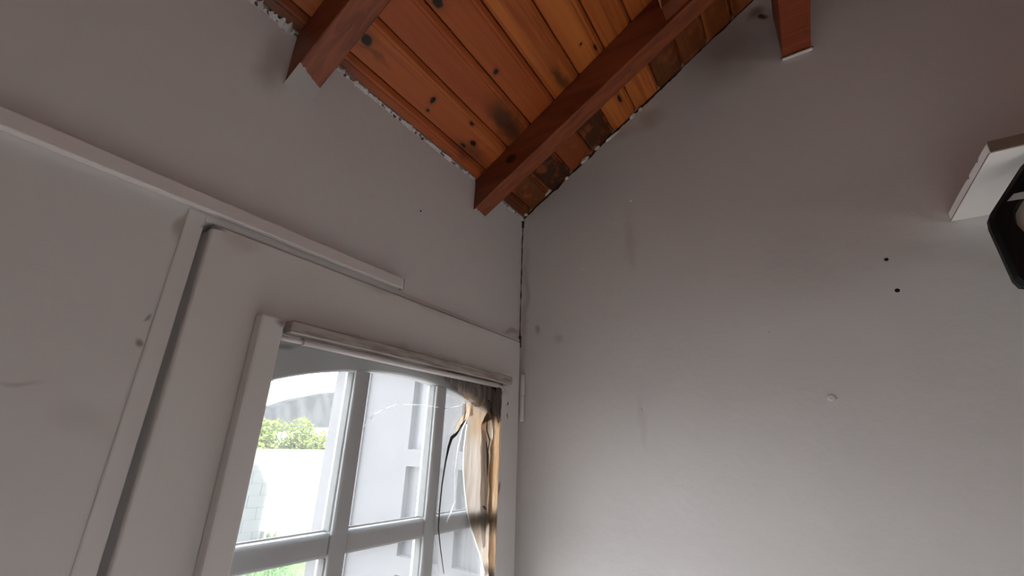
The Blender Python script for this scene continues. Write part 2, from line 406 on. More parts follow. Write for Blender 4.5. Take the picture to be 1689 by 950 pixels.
def tube_into(bm, pts, r, sides=10, cap=True):
    pts = [Vector(p) for p in pts]; rings = []
    for i, p in enumerate(pts):
        t = (pts[min(i+1, len(pts)-1)] - pts[max(i-1, 0)]).normalized()
        u = t.orthogonal().normalized() if i == 0 else (u - t * u.dot(t)).normalized()
        w = t.cross(u); rr = r[i] if isinstance(r, (list, tuple)) else r
        rings.append([bm.verts.new(p + (u * math.cos(k * 2 * math.pi / sides) + w * math.sin(k * 2 * math.pi / sides)) * rr) for k in range(sides)])
    for a, b in zip(rings, rings[1:]):
        for k in range(sides): bm.faces.new((a[k], a[(k+1) % sides], b[(k+1) % sides], b[k]))
    if cap: bm.faces.new(list(reversed(rings[0]))); bm.faces.new(rings[-1])

def tube(name, pts, r, mat, parent=None, sides=12):
    bm = bmesh.new(); tube_into(bm, pts, r, sides)
    return link(name, bm, mat, parent, smooth=True)

def ribbon(name, pts, w, y, mat, parent=None, thick=0.0012):
    """thin raised line in the plane of the door: pts (x, z), width w (number or list)"""
    bm = bmesh.new(); P = [Vector((p[0], p[-1])) for p in pts]; a = []; n = len(P)
    for i, p in enumerate(P):
        t = (P[min(i+1, n-1)] - P[max(i-1, 0)]).normalized(); q = Vector((-t.y, t.x))
        ww = (w[i] if isinstance(w, (list, tuple)) else w) / 2
        a.append([bm.verts.new((p.x + q.x * s * ww, y + dy, p.y + q.y * s * ww)) for s, dy in ((1, 0), (-1, 0), (-1, -thick), (1, -thick))])
    for r0, r1 in zip(a, a[1:]):
        for k in range(4): bm.faces.new((r0[k], r0[(k+1) % 4], r1[(k+1) % 4], r1[k]))
    bm.faces.new(list(reversed(a[0]))); bm.faces.new(a[-1])
    return link(name, bm, mat, parent)

def rag(name, pts, y, mat, parent=None, bulge=0.004, seed=0, thick=0.0008, freq=28):
    """torn sheet: outline pts (x, z) near plane y, crumpled towards the room"""
    bm = bmesh.new()
    vs_ = [bm.verts.new((p[0], y, p[-1])) for p in pts]
    bm.faces.new(vs_)
    bmesh.ops.triangulate(bm, faces=bm.faces[:])
    for _ in range(3):
        bmesh.ops.subdivide_edges(bm, edges=[e for e in bm.edges if e.calc_length() > 0.012], cuts=1)
        bmesh.ops.triangulate(bm, faces=[f for f in bm.faces if len(f.verts) > 3])
    for v in bm.verts:
        q = Vector((v.co.x * freq * 1.4, seed * 3.1, v.co.z * freq * 0.5))
        v.co.y += -abs(noise.noise(q)) * bulge * 2
        v.co.x += noise.noise(Vector((v.co.z * 90, seed, v.co.x * 40))) * 0.0012
    return link(name, bm, mat, parent, smooth=True)

def thing(name, label, cat, loc=(0,0,0), group=None):
    o = bpy.data.objects.new(name, None); COL.objects.link(o); o.location = loc
    o['label'] = label; o['category'] = cat
    if group: o['group'] = group
    return o
def tag(o, label, cat=None, kind=None, group=None):
    if label: o['label'] = label
    if cat: o['category'] = cat
    if kind: o['kind'] = kind
    if group: o['group'] = group
    return o
def attach(parent, *kids):
    """parent keeping the children where they stand"""
    inv = Matrix.Translation(-Vector(parent.location))
    for k in kids:
        k.parent = parent; k.matrix_parent_inverse = inv

# ------------------------------------------------------------------ room shell
# wall_left: plane y=0 (holds the door); wall_right: plane x=0 (gable); ceiling slopes up from wall_left
XL, YB, RIDGE = -5.2, -3.4, -1.7
Z0, SL = 2.462, 0.655
def ceil_z(y): return Z0 + SL * (-y if y > RIDGE else -(2 * RIDGE - y))
DX0, DX1, DZ = -0.897, -0.001, 2.047      # door-frame opening
TH = 0.10

bm = bmesh.new()
# outer face pieces around the opening
box_into(bm, XL, DX0, 0, TH, 0, Z0 + 0.03)
box_into(bm, DX0, 0.0, 0, TH, DZ, Z0 + 0.03)
wall_left = tag(link('wall_left', bm, 'wall_a'), 'grey-white plaster wall holding the glazed door', 'wall', 'structure')
bm = bmesh.new()
out = [(0, TH, 0), (0, YB, 0), (0, YB, ceil_z(YB) + 0.03), (0, RIDGE, ceil_z(RIDGE) + 0.03), (0, TH, ceil_z(0) + 0.03)]
a = [bm.verts.new(p) for p in out]; b = [bm.verts.new((0.12, p[1], p[2])) for p in out]
bm.faces.new(a); bm.faces.new(list(reversed(b)))
for i in range(5): bm.faces.new((a[i], b[i], b[(i+1) % 5], a[(i+1) % 5]))
wall_right = tag(link('wall_right', bm, 'wall_b'), 'tall grey-white plaster gable wall right of the door', 'wall', 'structure')
bm = bmesh.new()
WX0, WX1, WZ0, WZ1 = -2.25, -1.15, 0.85, 1.65
box_into(bm, XL, WX0, YB - 0.12, YB, 0, Z0 + 0.03)
box_into(bm, WX1, 0.12, YB - 0.12, YB, 0, Z0 + 0.03)
box_into(bm, WX0, WX1, YB - 0.12, YB, 0, WZ0)
box_into(bm, WX0, WX1, YB - 0.12, YB, WZ1, Z0 + 0.03)
wall_back = tag(link('wall_back', bm, 'wall_a'), 'plaster wall behind the camera with a window', 'wall', 'structure')
bm = bmesh.new()
out = [(XL, TH, 0), (XL, YB - 0.12, 0), (XL, YB - 0.12, ceil_z(YB) + 0.03), (XL, RIDGE, ceil_z(RIDGE) + 0.03), (XL, TH, ceil_z(0) + 0.03)]
a = [bm.verts.new(p) for p in out]; b = [bm.verts.new((XL - 0.12, p[1], p[2])) for p in out]
bm.faces.new(a); bm.faces.new(list(reversed(b)))
for i in range(5): bm.faces.new((a[i], b[i], b[(i+1) % 5], a[(i+1) % 5]))
wall_near = tag(link('wall_end', bm, 'wall_a'), 'plaster end wall opposite the gable wall', 'wall', 'structure')
floor = tag(box('floor', XL, 0.0, YB, 0.0, -0.06, -0.01, 'grout'), 'pale tiled floor of the room', 'floor', 'structure')
tile_me = None
for i in range(13):
    for j in range(9):
        x, y = XL + 0.2 + i * 0.4, -0.19 - j * 0.4
        if y < YB + 0.1: continue
        if tile_me is None:
            o = box('floor_tile', -0.197, 0.197, -0.187, 0.187, -0.01, 0.0, 'floor', floor, bevel=0.003); tile_me = o.data
        else:
            o = bpy.data.objects.new('floor_tile', tile_me); COL.objects.link(o); o.parent = floor
        o.location = (x, y, 0)
# window in the back wall
win = tag(box('window_1', WX0, WX1, YB - 0.03, YB + 0.02, WZ0 - 0.03, WZ0, 'white_paint', bevel=0.004), 'white framed window behind the camera', 'window', 'structure')
for n_, (x0, x1, z0, z1) in {'window_frame': (WX0, WX0 + 0.05, WZ0, WZ1), 'window_frame.001': (WX1 - 0.05, WX1, WZ0, WZ1),
        'window_frame.002': (WX0 + 0.05, WX1 - 0.05, WZ1 - 0.05, WZ1), 'window_frame.003': (WX0 + 0.05, WX1 - 0.05, WZ0, WZ0 + 0.05),
        'window_mullion': (-1.72, -1.68, WZ0 + 0.05, WZ1 - 0.05)}.items():
    box(n_.split('.')[0], x0, x1, YB - 0.08, YB - 0.03, z0, z1, 'white_paint', win, bevel=0.004)
for x0, x1 in ((WX0 + 0.05, -1.72), (-1.68, WX1 - 0.05)):
    box('window_pane', x0, x1, YB - 0.058, YB - 0.054, WZ0 + 0.05, WZ1 - 0.05, 'pane', win)

# ceiling: a deck above and tongue-and-groove planks below it
bm = bmesh.new()
prof = [(TH + 0.25, Z0 - SL * (TH + 0.25) + 0.016), (RIDGE, ceil_z(RIDGE) + 0.016), (YB - 0.37, ceil_z(YB) - SL * 0.37 + 0.016)]
lo = [[bm.verts.new((x, y, z)) for y, z in prof] for x in (XL - 0.3, 0.3)]
hi = [[bm.verts.new((x, y, z + 0.06)) for y, z in prof] for x in (XL - 0.3, 0.3)]
for k in range(2):
    bm.faces.new((lo[0][k], lo[1][k], lo[1][k+1], lo[0][k+1])); bm.faces.new((hi[0][k], hi[0][k+1], hi[1][k+1], hi[1][k]))
for s in (0, 1):
    for k in range(2): bm.faces.new((lo[s][k], lo[s][k+1], hi[s][k+1], hi[s][k]))
for k in (0, 2): bm.faces.new((lo[0][k], hi[0][k], hi[1][k], lo[1][k]))
ceiling = tag(link('ceiling', bm, 'gap'), 'sloping ceiling of varnished pine boards', 'ceiling', 'structure')
FAC = math.sqrt(1 + SL * SL)
PITCH = 0.0745
def plank_mesh(w):
    """board lying under the deck: local x along the wall, local v up the slope"""
    bm = bmesh.new(); g = 0.0014; c = 0.0060
    prof = [(g, 0.014), (g, 0.009), (g + c, 0.0), (w - g - c * 2.2, 0.0), (w - g - c * 2.0, 0.0016), (w - g - c, 0.0016), (w - g, 0.009), (w - g, 0.014)]
    A = [bm.verts.new((XL, -v / FAC - h * SL / FAC * 0, v * SL / FAC + h)) for v, h in prof]
    B = [bm.verts.new((0.0, -v / FAC, v * SL / FAC + h)) for v, h in prof]
    n = len(prof)
    bm.faces.new(A); bm.faces.new(list(reversed(B)))
    for i in range(n): bm.faces.new((A[i], B[i], B[(i+1) % n], A[(i+1) % n]))
    return bm
full = None
edges_y = [0.0] + [-0.031 - PITCH * k for k in range(23)]
for y0, y1 in zip(edges_y, edges_y[1:]):
    y1 = max(y1, RIDGE)
    if y0 <= RIDGE + 0.005: break
    w = (y0 - y1) * FAC
    if abs(w - PITCH * FAC) < 1e-4 and full is not None:
        o = bpy.data.objects.new('plank', full); COL.objects.link(o)
    else:
        o = link('plank', plank_mesh(w), 'pine')
        if abs(w - PITCH * FAC) < 1e-4: full = o.data
    o.parent = ceiling; o.location = (0, y0, ceil_z(y0))
# the slope behind the ridge: same boards turned round
for k in range(22):
    y = YB + PITCH * (k + 0.02)
    if y + PITCH > RIDGE: break
    o = bpy.data.objects.new('plank', full); COL.objects.link(o); o.parent = ceiling
    o.location = (XL, y, ceil_z(y)); o.rotation_euler = (0, 0, math.pi)

random.seed(4)
# ragged lip of old paint and filler where the door wall meets the boards
def ragged_lip(x0, x1, seed, reach=0.008, drop=0.0):
    bm = bmesh.new(); rnd = random.Random(seed); n = max(4, int((x1 - x0) / 0.0035)); up = []; dn = []
    for i in range(n + 1):
        x = x0 + (x1 - x0) * i / n
        e = 0.0015 + reach * max(0.0, noise.noise(Vector((x * 22, seed, 0))) * 0.9 + noise.noise(Vector((x * 150, seed, 3))) * 0.9 + 0.25)
        if i in (0, n): e = 0.0008
        up.append(bm.verts.new((x, -e, ceil_z(-e) - 0.0012 - rnd.random() * 0.0008)))
        dn.append(bm.verts.new((x, 0.001, Z0 - 0.004 - e * 0.9 - drop)))
    for i in range(n): bm.faces.new((up[i], up[i+1], dn[i+1], dn[i]))
    top = [bm.verts.new((v.co.x, 0.001, Z0)) for v in up]
    for i in range(n): bm.faces.new((up[i+1], up[i], top[i], top[i+1]))
    return link('plaster_lip', bm, 'wall_a', wall_left)
ragged_lip(-0.766, -0.264, 1)
ragged_lip(-0.211, -0.004, 2, 0.006)
ragged_lip(-1.6, -0.820, 3, 0.014)
bm = bmesh.new(); A = []; B = []; n = 260
for i in range(n + 1):
    x = -1.5 + 1.496 * i / n
    w = 0.0015 + 0.011 * max(0, noise.noise(Vector((x * 34, 17, 0))) + 0.1 + 0.8 * noise.noise(Vector((x * 130, 4, 0))))
    A.append(bm.verts.new((x, -0.0024, Z0 + 0.0))); B.append(bm.verts.new((x, -0.0010, Z0 - w)))
for i in range(n): bm.faces.new((A[i], A[i+1], B[i+1], B[i]))
link('open_joint', bm, 'joint_brown', wall_left)
# dark open joint along the gable rake, with loose plaster flecks in it
bm = bmesh.new(); n = 150; A = []; B = []
for i in range(n + 1):
    y = -1.0 * i / n
    w = 0.006 + 0.009 * max(0, noise.noise(Vector((y * 26, 7, 0))) + 0.25) + 0.004 * noise.noise(Vector((y * 110, 2, 0)))
    if y < -0.55: w *= 0.45
    A.append(bm.verts.new((-0.0012, y, ceil_z(y) + 0.0)))
    B.append(bm.verts.new((-0.0012, y, ceil_z(y) - max(0.001, w))))
C_ = [bm.verts.new((0.004, v.co.y, v.co.z)) for v in B]
for i in range(n):
    bm.faces.new((A[i], A[i+1], B[i+1], B[i])); bm.faces.new((B[i], B[i+1], C_[i+1], C_[i]))
link('open_joint', bm, 'gap', wall_right)
def fleck(p, l, w, ang, seed):
    rnd = random.Random(seed); bm = bmesh.new(); pts = []; l *= 1.35; w *= 1.5
    for k in range(7):
        a = 2 * math.pi * k / 7; r = 0.6 + 0.4 * rnd.random()
        u, v = l * r * math.cos(a) / 2, w * r * math.sin(a) / 2
        pts.append((0.0, -(u * math.cos(ang) - v * math.sin(ang)), u * math.sin(ang) + v * math.cos(ang)))
    b0 = [bm.verts.new((p[0], p[1] + q[1], p[2] + q[2])) for q in pts]
    b1 = [bm.verts.new((p[0] - 0.007, p[1] + q[1] * 0.8, p[2] + q[2] * 0.7)) for q in pts]
    bm.faces.new(b0); bm.faces.new(list(reversed(b1)))
    for i in range(7): bm.faces.new((b0[i], b1[i], b1[(i+1) % 7], b0[(i+1) % 7]))
    link('plaster_fleck', bm, 'fleck', wall_right)
SLANG = math.atan(SL)
for (p, l, w) in [((-0.0040, -0.0242, 2.5180), 0.022, 0.018), ((-0.0040, -0.0108, 2.4775), 0.012, 0.028), ((-0.0040, -0.0435, 2.5005), 0.022, 0.007),
                  ((-0.0040, -0.0986, 2.5299), 0.028, 0.009), ((-0.0040, -0.1677, 2.5602), 0.014, 0.006), ((-0.0040, -0.2327, 2.6085), 0.034, 0.009),
                  ((-0.0040, -0.2751, 2.6362), 0.022, 0.008), ((-0.0040, -0.3264, 2.6594), 0.050, 0.005), ((-0.0040, -0.3932, 2.7068), 0.024, 0.008),
                  ((-0.0040, -0.4187, 2.7207), 0.014, 0.007), ((-0.0040, -0.0018, 2.4570), 0.010, 0.016)]:
    fleck(p, l, w, SLANG + random.uniform(-0.15, 0.15), random.random())
# dark settlement crack down the corner
bm = bmesh.new(); A = []; B = []; n = 90
for i in range(n + 1):
    z = 2.452 - (2.452 - 2.02) * i / n
    w = 0.0025 + 0.003 * max(0, noise.noise(Vector((z * 40, 1, 0))) + 0.3) + (0.006 if i < 6 else 0) + (0.005 if i > 82 else 0)
    A.append(bm.verts.new((-w * 0.8, -0.0009, z))); B.append(bm.verts.new((-0.0009, -w * 0.8, z)))
for i in range(n): bm.faces.new((A[i], A[i+1], B[i+1], B[i]))
link('corner_crack', bm, 'gap', wall_right)

# screw holes, paint blisters and nail marks
def disc(name, p, r, axis, mat, parent, h=0.0006, squash=1.0):
    bm = bmesh.new(); n = 12; p = Vector(p)
    e = (Vector((0, 1, 0)), Vector((0, 0, 1))) if axis == 'x' else (Vector((1, 0, 0)), Vector((0, 0, 1)))
    nrm = Vector((-1, 0, 0)) if axis == 'x' else Vector((0, -1, 0))
    a = [bm.verts.new(p + nrm * -0.001 + (e[0] * math.cos(2*math.pi*k/n) + e[1] * math.sin(2*math.pi*k/n) * squash) * r) for k in range(n)]
    b = [bm.verts.new(p + nrm * h + (e[0] * math.cos(2*math.pi*k/n) + e[1] * math.sin(2*math.pi*k/n) * squash) * r * 0.75) for k in range(n)]
    bm.faces.new(a); bm.faces.new(b)
    for k in range(n): bm.faces.new((a[k], a[(k+1) % n], b[(k+1) % n], b[k]))
    return link(name, bm, mat, parent, smooth=False)
disc('screw_hole', (0.0000, -0.8856, 2.1242), 0.0042, 'x', 'hole', wall_right)
disc('screw_hole', (0.0000, -0.8888, 2.0564), 0.0050, 'x', 'hole', wall_right)
disc('paint_blister', (0.0000, -0.7444, 1.8519), 0.007, 'x', 'wall_b', wall_right, 0.003)
disc('paint_blister', (0.0000, -0.3684, 2.4200), 0.005, 'x', 'wall_b', wall_right, 0.003)
disc('nail_hole', (-0.4568, 0.0000, 2.2632), 0.0028, 'y', 'hole', wall_left)
for (p, l, w, an) in [((0.0000, -0.1339, 2.3584), 0.030, 0.006, 0.5), ((0.0000, -0.2113, 2.2382), 0.034, 0.006, 0.1), ((0.0000, -0.2383, 2.1820), 0.030, 0.005, -0.1), ((0.0000, -0.3199, 2.3638), 0.030, 0.007, 0.7), ((0.0000, -0.3132, 2.0645), 0.030, 0.004, 0.3), ((0.0000, -0.6563, 1.9965), 0.010, 0.005, -0.8), ((0.0000, -0.3596, 1.8339), 0.008, 0.014, 0.1)]:
    bm = bmesh.new(); rnd = random.Random(int(l * 1e5) + int(p[1] * 1e4)); k = 10; p = Vector(p)
    a = []; b = []
    for i in range(k):
        t = 2 * math.pi * i / k; r = 0.7 + 0.3 * rnd.random()
        u, v = l / 2 * r * math.cos(t), w / 2 * r * math.sin(t)
        q = Vector((0, -(u * math.cos(an) - v * math.sin(an)), u * math.sin(an) + v * math.cos(an)))
        a.append(bm.verts.new(p + q + Vector((0.001, 0, 0)))); b.append(bm.verts.new(p + q * 0.5 + Vector((-0.0016, 0, 0))))
    bm.faces.new(a); bm.faces.new(b)
    for i in range(k): bm.faces.new((a[i], a[(i+1) % k], b[(i+1) % k], b[i]))
    link('plaster_dent', bm, 'wall_b', wall_right)

# ------------------------------------------------------------------ roof timbers
def rafter(name, x0, x1, zb, sl, label):
    yE = RIDGE
    pts = [(x0, 0.0, zb), (x0, yE, zb - sl * yE), (x0, yE, ceil_z(yE)), (x0, 0.0, Z0)]
    root = thing(name, label, 'rafter', (0.5 * (x0 + x1), 0.0, zb), 'rafters of the sloping ceiling')
    o = prism('timber', pts, (x1 - x0, 0, 0), 'timber', bevel=0.003); attach(root, o)
    return root
R1 = (-0.819, -0.767, 2.345, 0.630)
R2 = (-0.263, -0.211, 2.362, 0.612)
raf1 = rafter('rafter', *R1, 'reddish-brown rafter with a white-painted lower end, above the trunking')
raf2 = rafter('rafter', *R2, 'dark reddish-brown rafter nearest the room corner, meeting the wall above the door')
# white paint slopped over the foot of the first rafter
def foot_paint(r, reach, root, seed):
    x0, x1, zb, sl = r; bm = bmesh.new(); n = 14; A = []; B = []
    for i in range(n + 1):
        x = x0 - 0.0008 + (x1 - x0 + 0.0016) * i / n
        e = reach * (1 - 0.35 * i / n) + 0.005 * noise.noise(Vector((i * 0.9, seed, 0)))
        A.append(bm.verts.new((x, 0.0, zb - 0.0015))); B.append(bm.verts.new((x, -e, zb + sl * e - 0.0015)))
    for i in range(n): bm.faces.new((A[i], A[i+1], B[i+1], B[i]))
    bmesh.ops.solidify(bm, geom=bm.faces[:], thickness=0.0008)
    attach(root, tag(link('paint_smear', bm, 'white_paint'), 'white paint over the rafter foot'))
foot_paint(R1, 0.043, raf1, 1)
foot_paint((R2[0], R2[1], R2[2], R2[3]), 0.010, raf2, 2)
# shorter timber lapped onto the left side of the second rafter
yS = -0.565
sx = R2[0] - 0.040
root = thing('lapped_timber', 'short reddish timber lapped against the dark rafter near the top edge', 'timber', (sx, yS, R2[2] - R2[3] * yS))
pts = [(sx, yS, R2[2] - R2[3] * yS + 0.012), (sx, RIDGE, R2[2] - R2[3] * RIDGE + 0.012), (sx, RIDGE, ceil_z(RIDGE)), (sx, yS, ceil_z(yS))]
attach(root, prism('timber', pts, (0.0395, 0, 0), 'timber', bevel=0.002))
attach(root, box('cut_end', sx - 0.004, sx + 0.026, yS + 0.001, yS + 0.006, R2[2] - R2[3] * yS + 0.045, R2[2] - R2[3] * yS + 0.060, 'cut_end'))
# purlin let into the gable wall
PY0, PY1 = -0.794, -0.857
root = thing('purlin_beam', 'thick dark red-brown beam end let into the gable wall', 'beam', (0, 0.5 * (PY0 + PY1), 2.718))
attach(root, box('timber', XL, -0.0005, PY0, PY1, 2.718, 2.868, 'timber_dark', bevel=0.003))
bm = bmesh.new(); A = []; B = []
for i in range(11):
    y = PY0 + 0.004 + (PY1 - PY0 - 0.008) * i / 10
    e = 0.006 + 0.003 * noise.noise(Vector((i * 0.8, 5, 0)))
    A.append(bm.verts.new((-0.0008, y, 2.7165))); B.append(bm.verts.new((-e, y, 2.7165)))
for i in range(10): bm.faces.new((A[i], A[i+1], B[i+1], B[i]))
bmesh.ops.solidify(bm, geom=bm.faces[:], thickness=0.002)
attach(root, link('paint_smear', bm, 'white_paint'))
attach(root, box('filler_bead', -0.007, -0.0005, PY0 + 0.002, PY1 - 0.001, 2.7085, 2.7150, 'shelf', bevel=0.002))

# ------------------------------------------------------------------ door frame and door
frame = tag(box('trim_1', DX0, -0.8735, -0.003, TH - 0.01, 0, DZ, 'door', bevel=0.002), 'white painted door frame around the glazed door', 'door frame', 'structure')
head = box('frame_head', -0.8735, -0.001, -0.003, TH - 0.01, 2.0375, DZ, 'door', frame, bevel=0.002)
box('frame_stop', -0.8735, -0.858, 0.040, TH - 0.01, 0, 2.0375, 'door', frame)
box('frame_stop', -0.858, -0.012, 0.040, TH - 0.01, 2.022, 2.0375, 'door', frame)
box('frame_jamb', -0.010, -0.0008, 0.0, TH - 0.01, 0, 2.0375, 'door', frame)

LX0, LX1, LZ1 = -0.866, -0.0135, 2.0345          # leaf
OX0, OX1, OZ0, OZ1 = -0.752, -0.095, 0.36, 1.908 # light opening in the leaf
LYF, LYB = -0.012, 0.036
door = bpy.data.objects.new('door_1', None); COL.objects.link(door); door.location = (-0.44, 0.01, 0.0)
tag(door, 'white wooden door with arched glazing, cracked and scorched at its hinge side', 'door', 'structure')
def D(o): attach(door, o); return o
bm = bmesh.new(); rings = []
for y in (LYF, LYB):
    for (x0, x1, z0, z1) in ((LX0, LX1, 0.008, LZ1), (OX0, OX1, OZ0, OZ1)):
        rings.append([bm.verts.new(p) for p in ((x0, y, z0), (x1, y, z0), (x1, y, z1), (x0, y, z1))])
fo, fi, bo, bi = rings
for k in range(4):
    j = (k + 1) % 4
    bm.faces.new((fo[k], fo[j], fi[j], fi[k])); bm.faces.new((bo[k], bi[k], bi[j], bo[j]))
    bm.faces.new((fo[k], bo[k], bo[j], fo[j])); bm.faces.new((fi[k], fi[j], bi[j], bi[k]))
D(link('leaf', bm, 'door', bevel=0.006, seg=3))
# raised beads round the opening
D(box('bead', -0.778, -0.741, -0.034, LYF, OZ0 - 0.03, 1.918, 'door', bevel=0.004))
D(tag(box('bead', -0.729, -0.083, -0.034, LYF, 1.899, 1.9185, 'bead_sooty', bevel=0.002), 'soot-stained top bead'))
D(box('bead', -0.741, OX1, -0.010, -0.003, 1.8935, 1.8985, 'white_paint'))
D(box('bead', -0.105, -0.072, -0.017, LYF, OZ0 - 0.03, 1.896, 'door', bevel=0.003))
# glazing grid
GY0, GY1, GG = 0.004, 0.034, 0.025
ARC_X, ARC_Z, ARC_R = -0.4425, 1.8735, 0.84
def arc_z(x): return ARC_Z - (ARC_R - math.sqrt(ARC_R ** 2 - (x - ARC_X) ** 2))
bm = bmesh.new(); n = 28; rows = []
for i in range(n + 1):
    x = OX0 + (OX1 - OX0) * i / n
    z = arc_z(x)
    if x > -0.30: z -= 0.0 
    rows.append([bm.verts.new((x, y, zz)) for y, zz in ((GY0, OZ1), (GY0, z + 0.003), (GY0 + 0.003, z), (GY1, z), (GY1, OZ1))])
for a, b in zip(rows, rows[1:]):
    for k in range(5): bm.faces.new((a[k], a[(k+1) % 5], b[(k+1) % 5], b[k]))
bm.faces.new(rows[0]); bm.faces.new(list(reversed(rows[-1])))
D(link('arched_panel', bm, 'grid'))
MX = ((-0.567, -0.533), (-0.342, -0.308))
for x0, x1 in MX:
    D(box('mullion', x0, x1, GY0 - 0.001, GY1, OZ0, arc_z(0.5 * (x0 + x1)) - 0.0005, 'grid', bevel=0.002, seg=2))
cols = ((OX0, MX[0][0]), (MX[0][1], MX[1][0]), (MX[1][1], OX1))
RZ = [1.5555 - 0.316 * k for k in range(4)]
for z in RZ:
    for x0, x1 in cols:
        D(box('muntin', x0, x1, GY0, GY1, z, z + 0.038, 'grid', bevel=0.006, seg=3))
# grey putty strips added over the mullions' left sides to darken them
for x0, x1 in MX:
    for k in range(4):
        zt = arc_z(x0) - 0.002 if k == 0 else RZ[k - 1] - 0.0005
        D(box('darkening_putty', x0 - 0.0028, x0 - 0.0002, GY0 + 0.004, GG - 0.0005, RZ[k] + 0.039, zt, 'putty', bevel=0.001, seg=1))
# dirty glazing putty lines on the muntins
for x0, x1 in cols:
    D(box('putty_line', x0, x1, GG - 0.006, GG - 0.002, RZ[0] + 0.0375, RZ[0] + 0.0405, 'bead_sooty'))
zs = [None] + RZ
for x0, x1 in cols:
    pts = [(x0, GG, RZ[0] + 0.038), (x1, GG, RZ[0] + 0.038)] + [(x1 + (x0 - x1) * i / 8, GG, arc_z(x1 + (x0 - x1) * i / 8)) for i in range(9)]
    D(prism('glass_pane', pts, (0, 0.003, 0), 'pane'))
    for k in range(4):
        top = RZ[k]; bot = RZ[k + 1] + 0.038 if k < 3 else OZ0
        if top - bot > 0.05: D(box('glass_pane', x0, x1, GG, GG + 0.003, bot, top, 'pane'))
# clear sheet fixed over the glazing on the room side, split and scorched
SY = -0.0005
def outline(*p): return [(q[0], q[2]) for q in p]
sheet_edge = [(-0.2289, 0.0000, 1.8320), (-0.2335, 0.0000, 1.7860), (-0.2389, 0.0000, 1.7306), (-0.2359, 0.0000, 1.6840), (-0.2270, 0.0000, 1.6446), (-0.2131, 0.0000, 1.5990), (-0.1956, 0.0000, 1.5622), (-0.1740, 0.0000, 1.5296), (-0.1522, 0.0000, 1.4979), (-0.1318, 0.0000, 1.4575)]
pts = [(OX0, SY, OZ0 + 0.002), (-0.11, SY, OZ0 + 0.002), (-0.11, SY, 1.40)] + [(p[0], SY, p[2]) for p in reversed(sheet_edge)] + [(sheet_edge[0][0] + 0.004, SY, 1.902), (OX0, SY, 1.902)]
sheet = D(tag(prism('clear_sheet', pts, (0, 0.002, 0), 'sheet'), 'cracked clear sheet over the glazing'))
def S(o):
    o.parent = sheet; return o
FY = -0.0015
D(tag(rag('scorched_film', outline(*sheet_edge, (-0.1247, 0.0000, 1.4318), (-0.1075, 0.0000, 1.4284), (-0.1095, 0.0000, 1.5106), (-0.1191, 0.0000, 1.5643), (-0.1332, 0.0000, 1.5526), (-0.1419, 0.0000, 1.5407), (-0.1541, 0.0000, 1.5679), (-0.1641, 0.0000, 1.6213), (-0.1643, 0.0000, 1.6755), (-0.1722, 0.0000, 1.7315), (-0.1654, 0.0000, 1.7677), (-0.1751, 0.0000, 1.7892), (-0.1637, 0.0000, 1.8047), (-0.1407, 0.0000, 1.8153), (-0.1237, 0.0000, 1.8073), (-0.1272, 0.0000, 1.8506), (-0.1737, 0.0000, 1.8568), (-0.2062, 0.0000, 1.8489)), FY, 'film', None, 0.003, 3), 'browned translucent scorched film'))
D(rag('torn_film', outline((-0.1754, 0.0000, 1.7658), (-0.1612, 0.0000, 1.7781), (-0.1486, 0.0000, 1.7536), (-0.1415, 0.0000, 1.7031), (-0.1417, 0.0000, 1.6471), (-0.1356, 0.0000, 1.5791), (-0.1346, 0.0000, 1.5142), (-0.1438, 0.0000, 1.5091), (-0.1541, 0.0000, 1.5422), (-0.1627, 0.0000, 1.5817), (-0.1667, 0.0000, 1.6483), (-0.1670, 0.0000, 1.7033)), FY - 0.003, 'film_pale', None, 0.002, 5))
D(tag(rag('film_roll', outline((-0.1466, 0.0000, 1.8832), (-0.1017, 0.0000, 1.8886), (-0.1030, 0.0000, 1.7931), (-0.1043, 0.0000, 1.7029), (-0.0995, 0.0000, 1.5757), (-0.0954, 0.0000, 1.4322), (-0.1174, 0.0000, 1.4303), (-0.1297, 0.0000, 1.5135), (-0.1330, 0.0000, 1.5789), (-0.1391, 0.0000, 1.6470), (-0.1402, 0.0000, 1.7175), (-0.1360, 0.0000, 1.7913), (-0.1506, 0.0000, 1.8360)), FY - 0.006, 'film_roll', None, 0.006, 8, freq=40), 'brown curled film beside the hinge stile'))
D(tag(rag('charred_film', outline((-0.4095, 0.0000, 1.8880), (-0.3820, 0.0000, 1.8963), (-0.3210, 0.0000, 1.9001), (-0.2412, 0.0000, 1.9016), (-0.1645, 0.0000, 1.9015), (-0.1026, 0.0000, 1.9000), (-0.1012, 0.0000, 1.8435), (-0.1086, 0.0000, 1.7928), (-0.1237, 0.0000, 1.8073), (-0.1320, 0.0000, 1.8407), (-0.1444, 0.0000, 1.8583), (-0.1598, 0.0000, 1.8490), (-0.1824, 0.0000, 1.8392), (-0.1967, 0.0000, 1.8290), (-0.2141, 0.0000, 1.8290), (-0.2343, 0.0000, 1.8374), (-0.2562, 0.0000, 1.8439), (-0.2780, 0.0000, 1.8545), (-0.2905, 0.0000, 1.8658), (-0.3134, 0.0000, 1.8743), (-0.3503, 0.0000, 1.8832), (-0.3788, 0.0000, 1.8873)), FY - 0.008, 'char', None, 0.007, 11, freq=36), 'charred brown-black film under the top bead'))
D(rag('torn_flap', outline((-0.2248, 0.0000, 1.8382), (-0.2486, 0.0000, 1.8389), (-0.2415, 0.0000, 1.8166), (-0.2624, 0.0000, 1.7982), (-0.2758, 0.0000, 1.7795), (-0.2802, 0.0000, 1.7618), (-0.2682, 0.0000, 1.7718), (-0.2500, 0.0000, 1.7892), (-0.2328, 0.0000, 1.8015), (-0.2169, 0.0000, 1.8098)), FY - 0.004, 'flap', None, 0.003, 6))
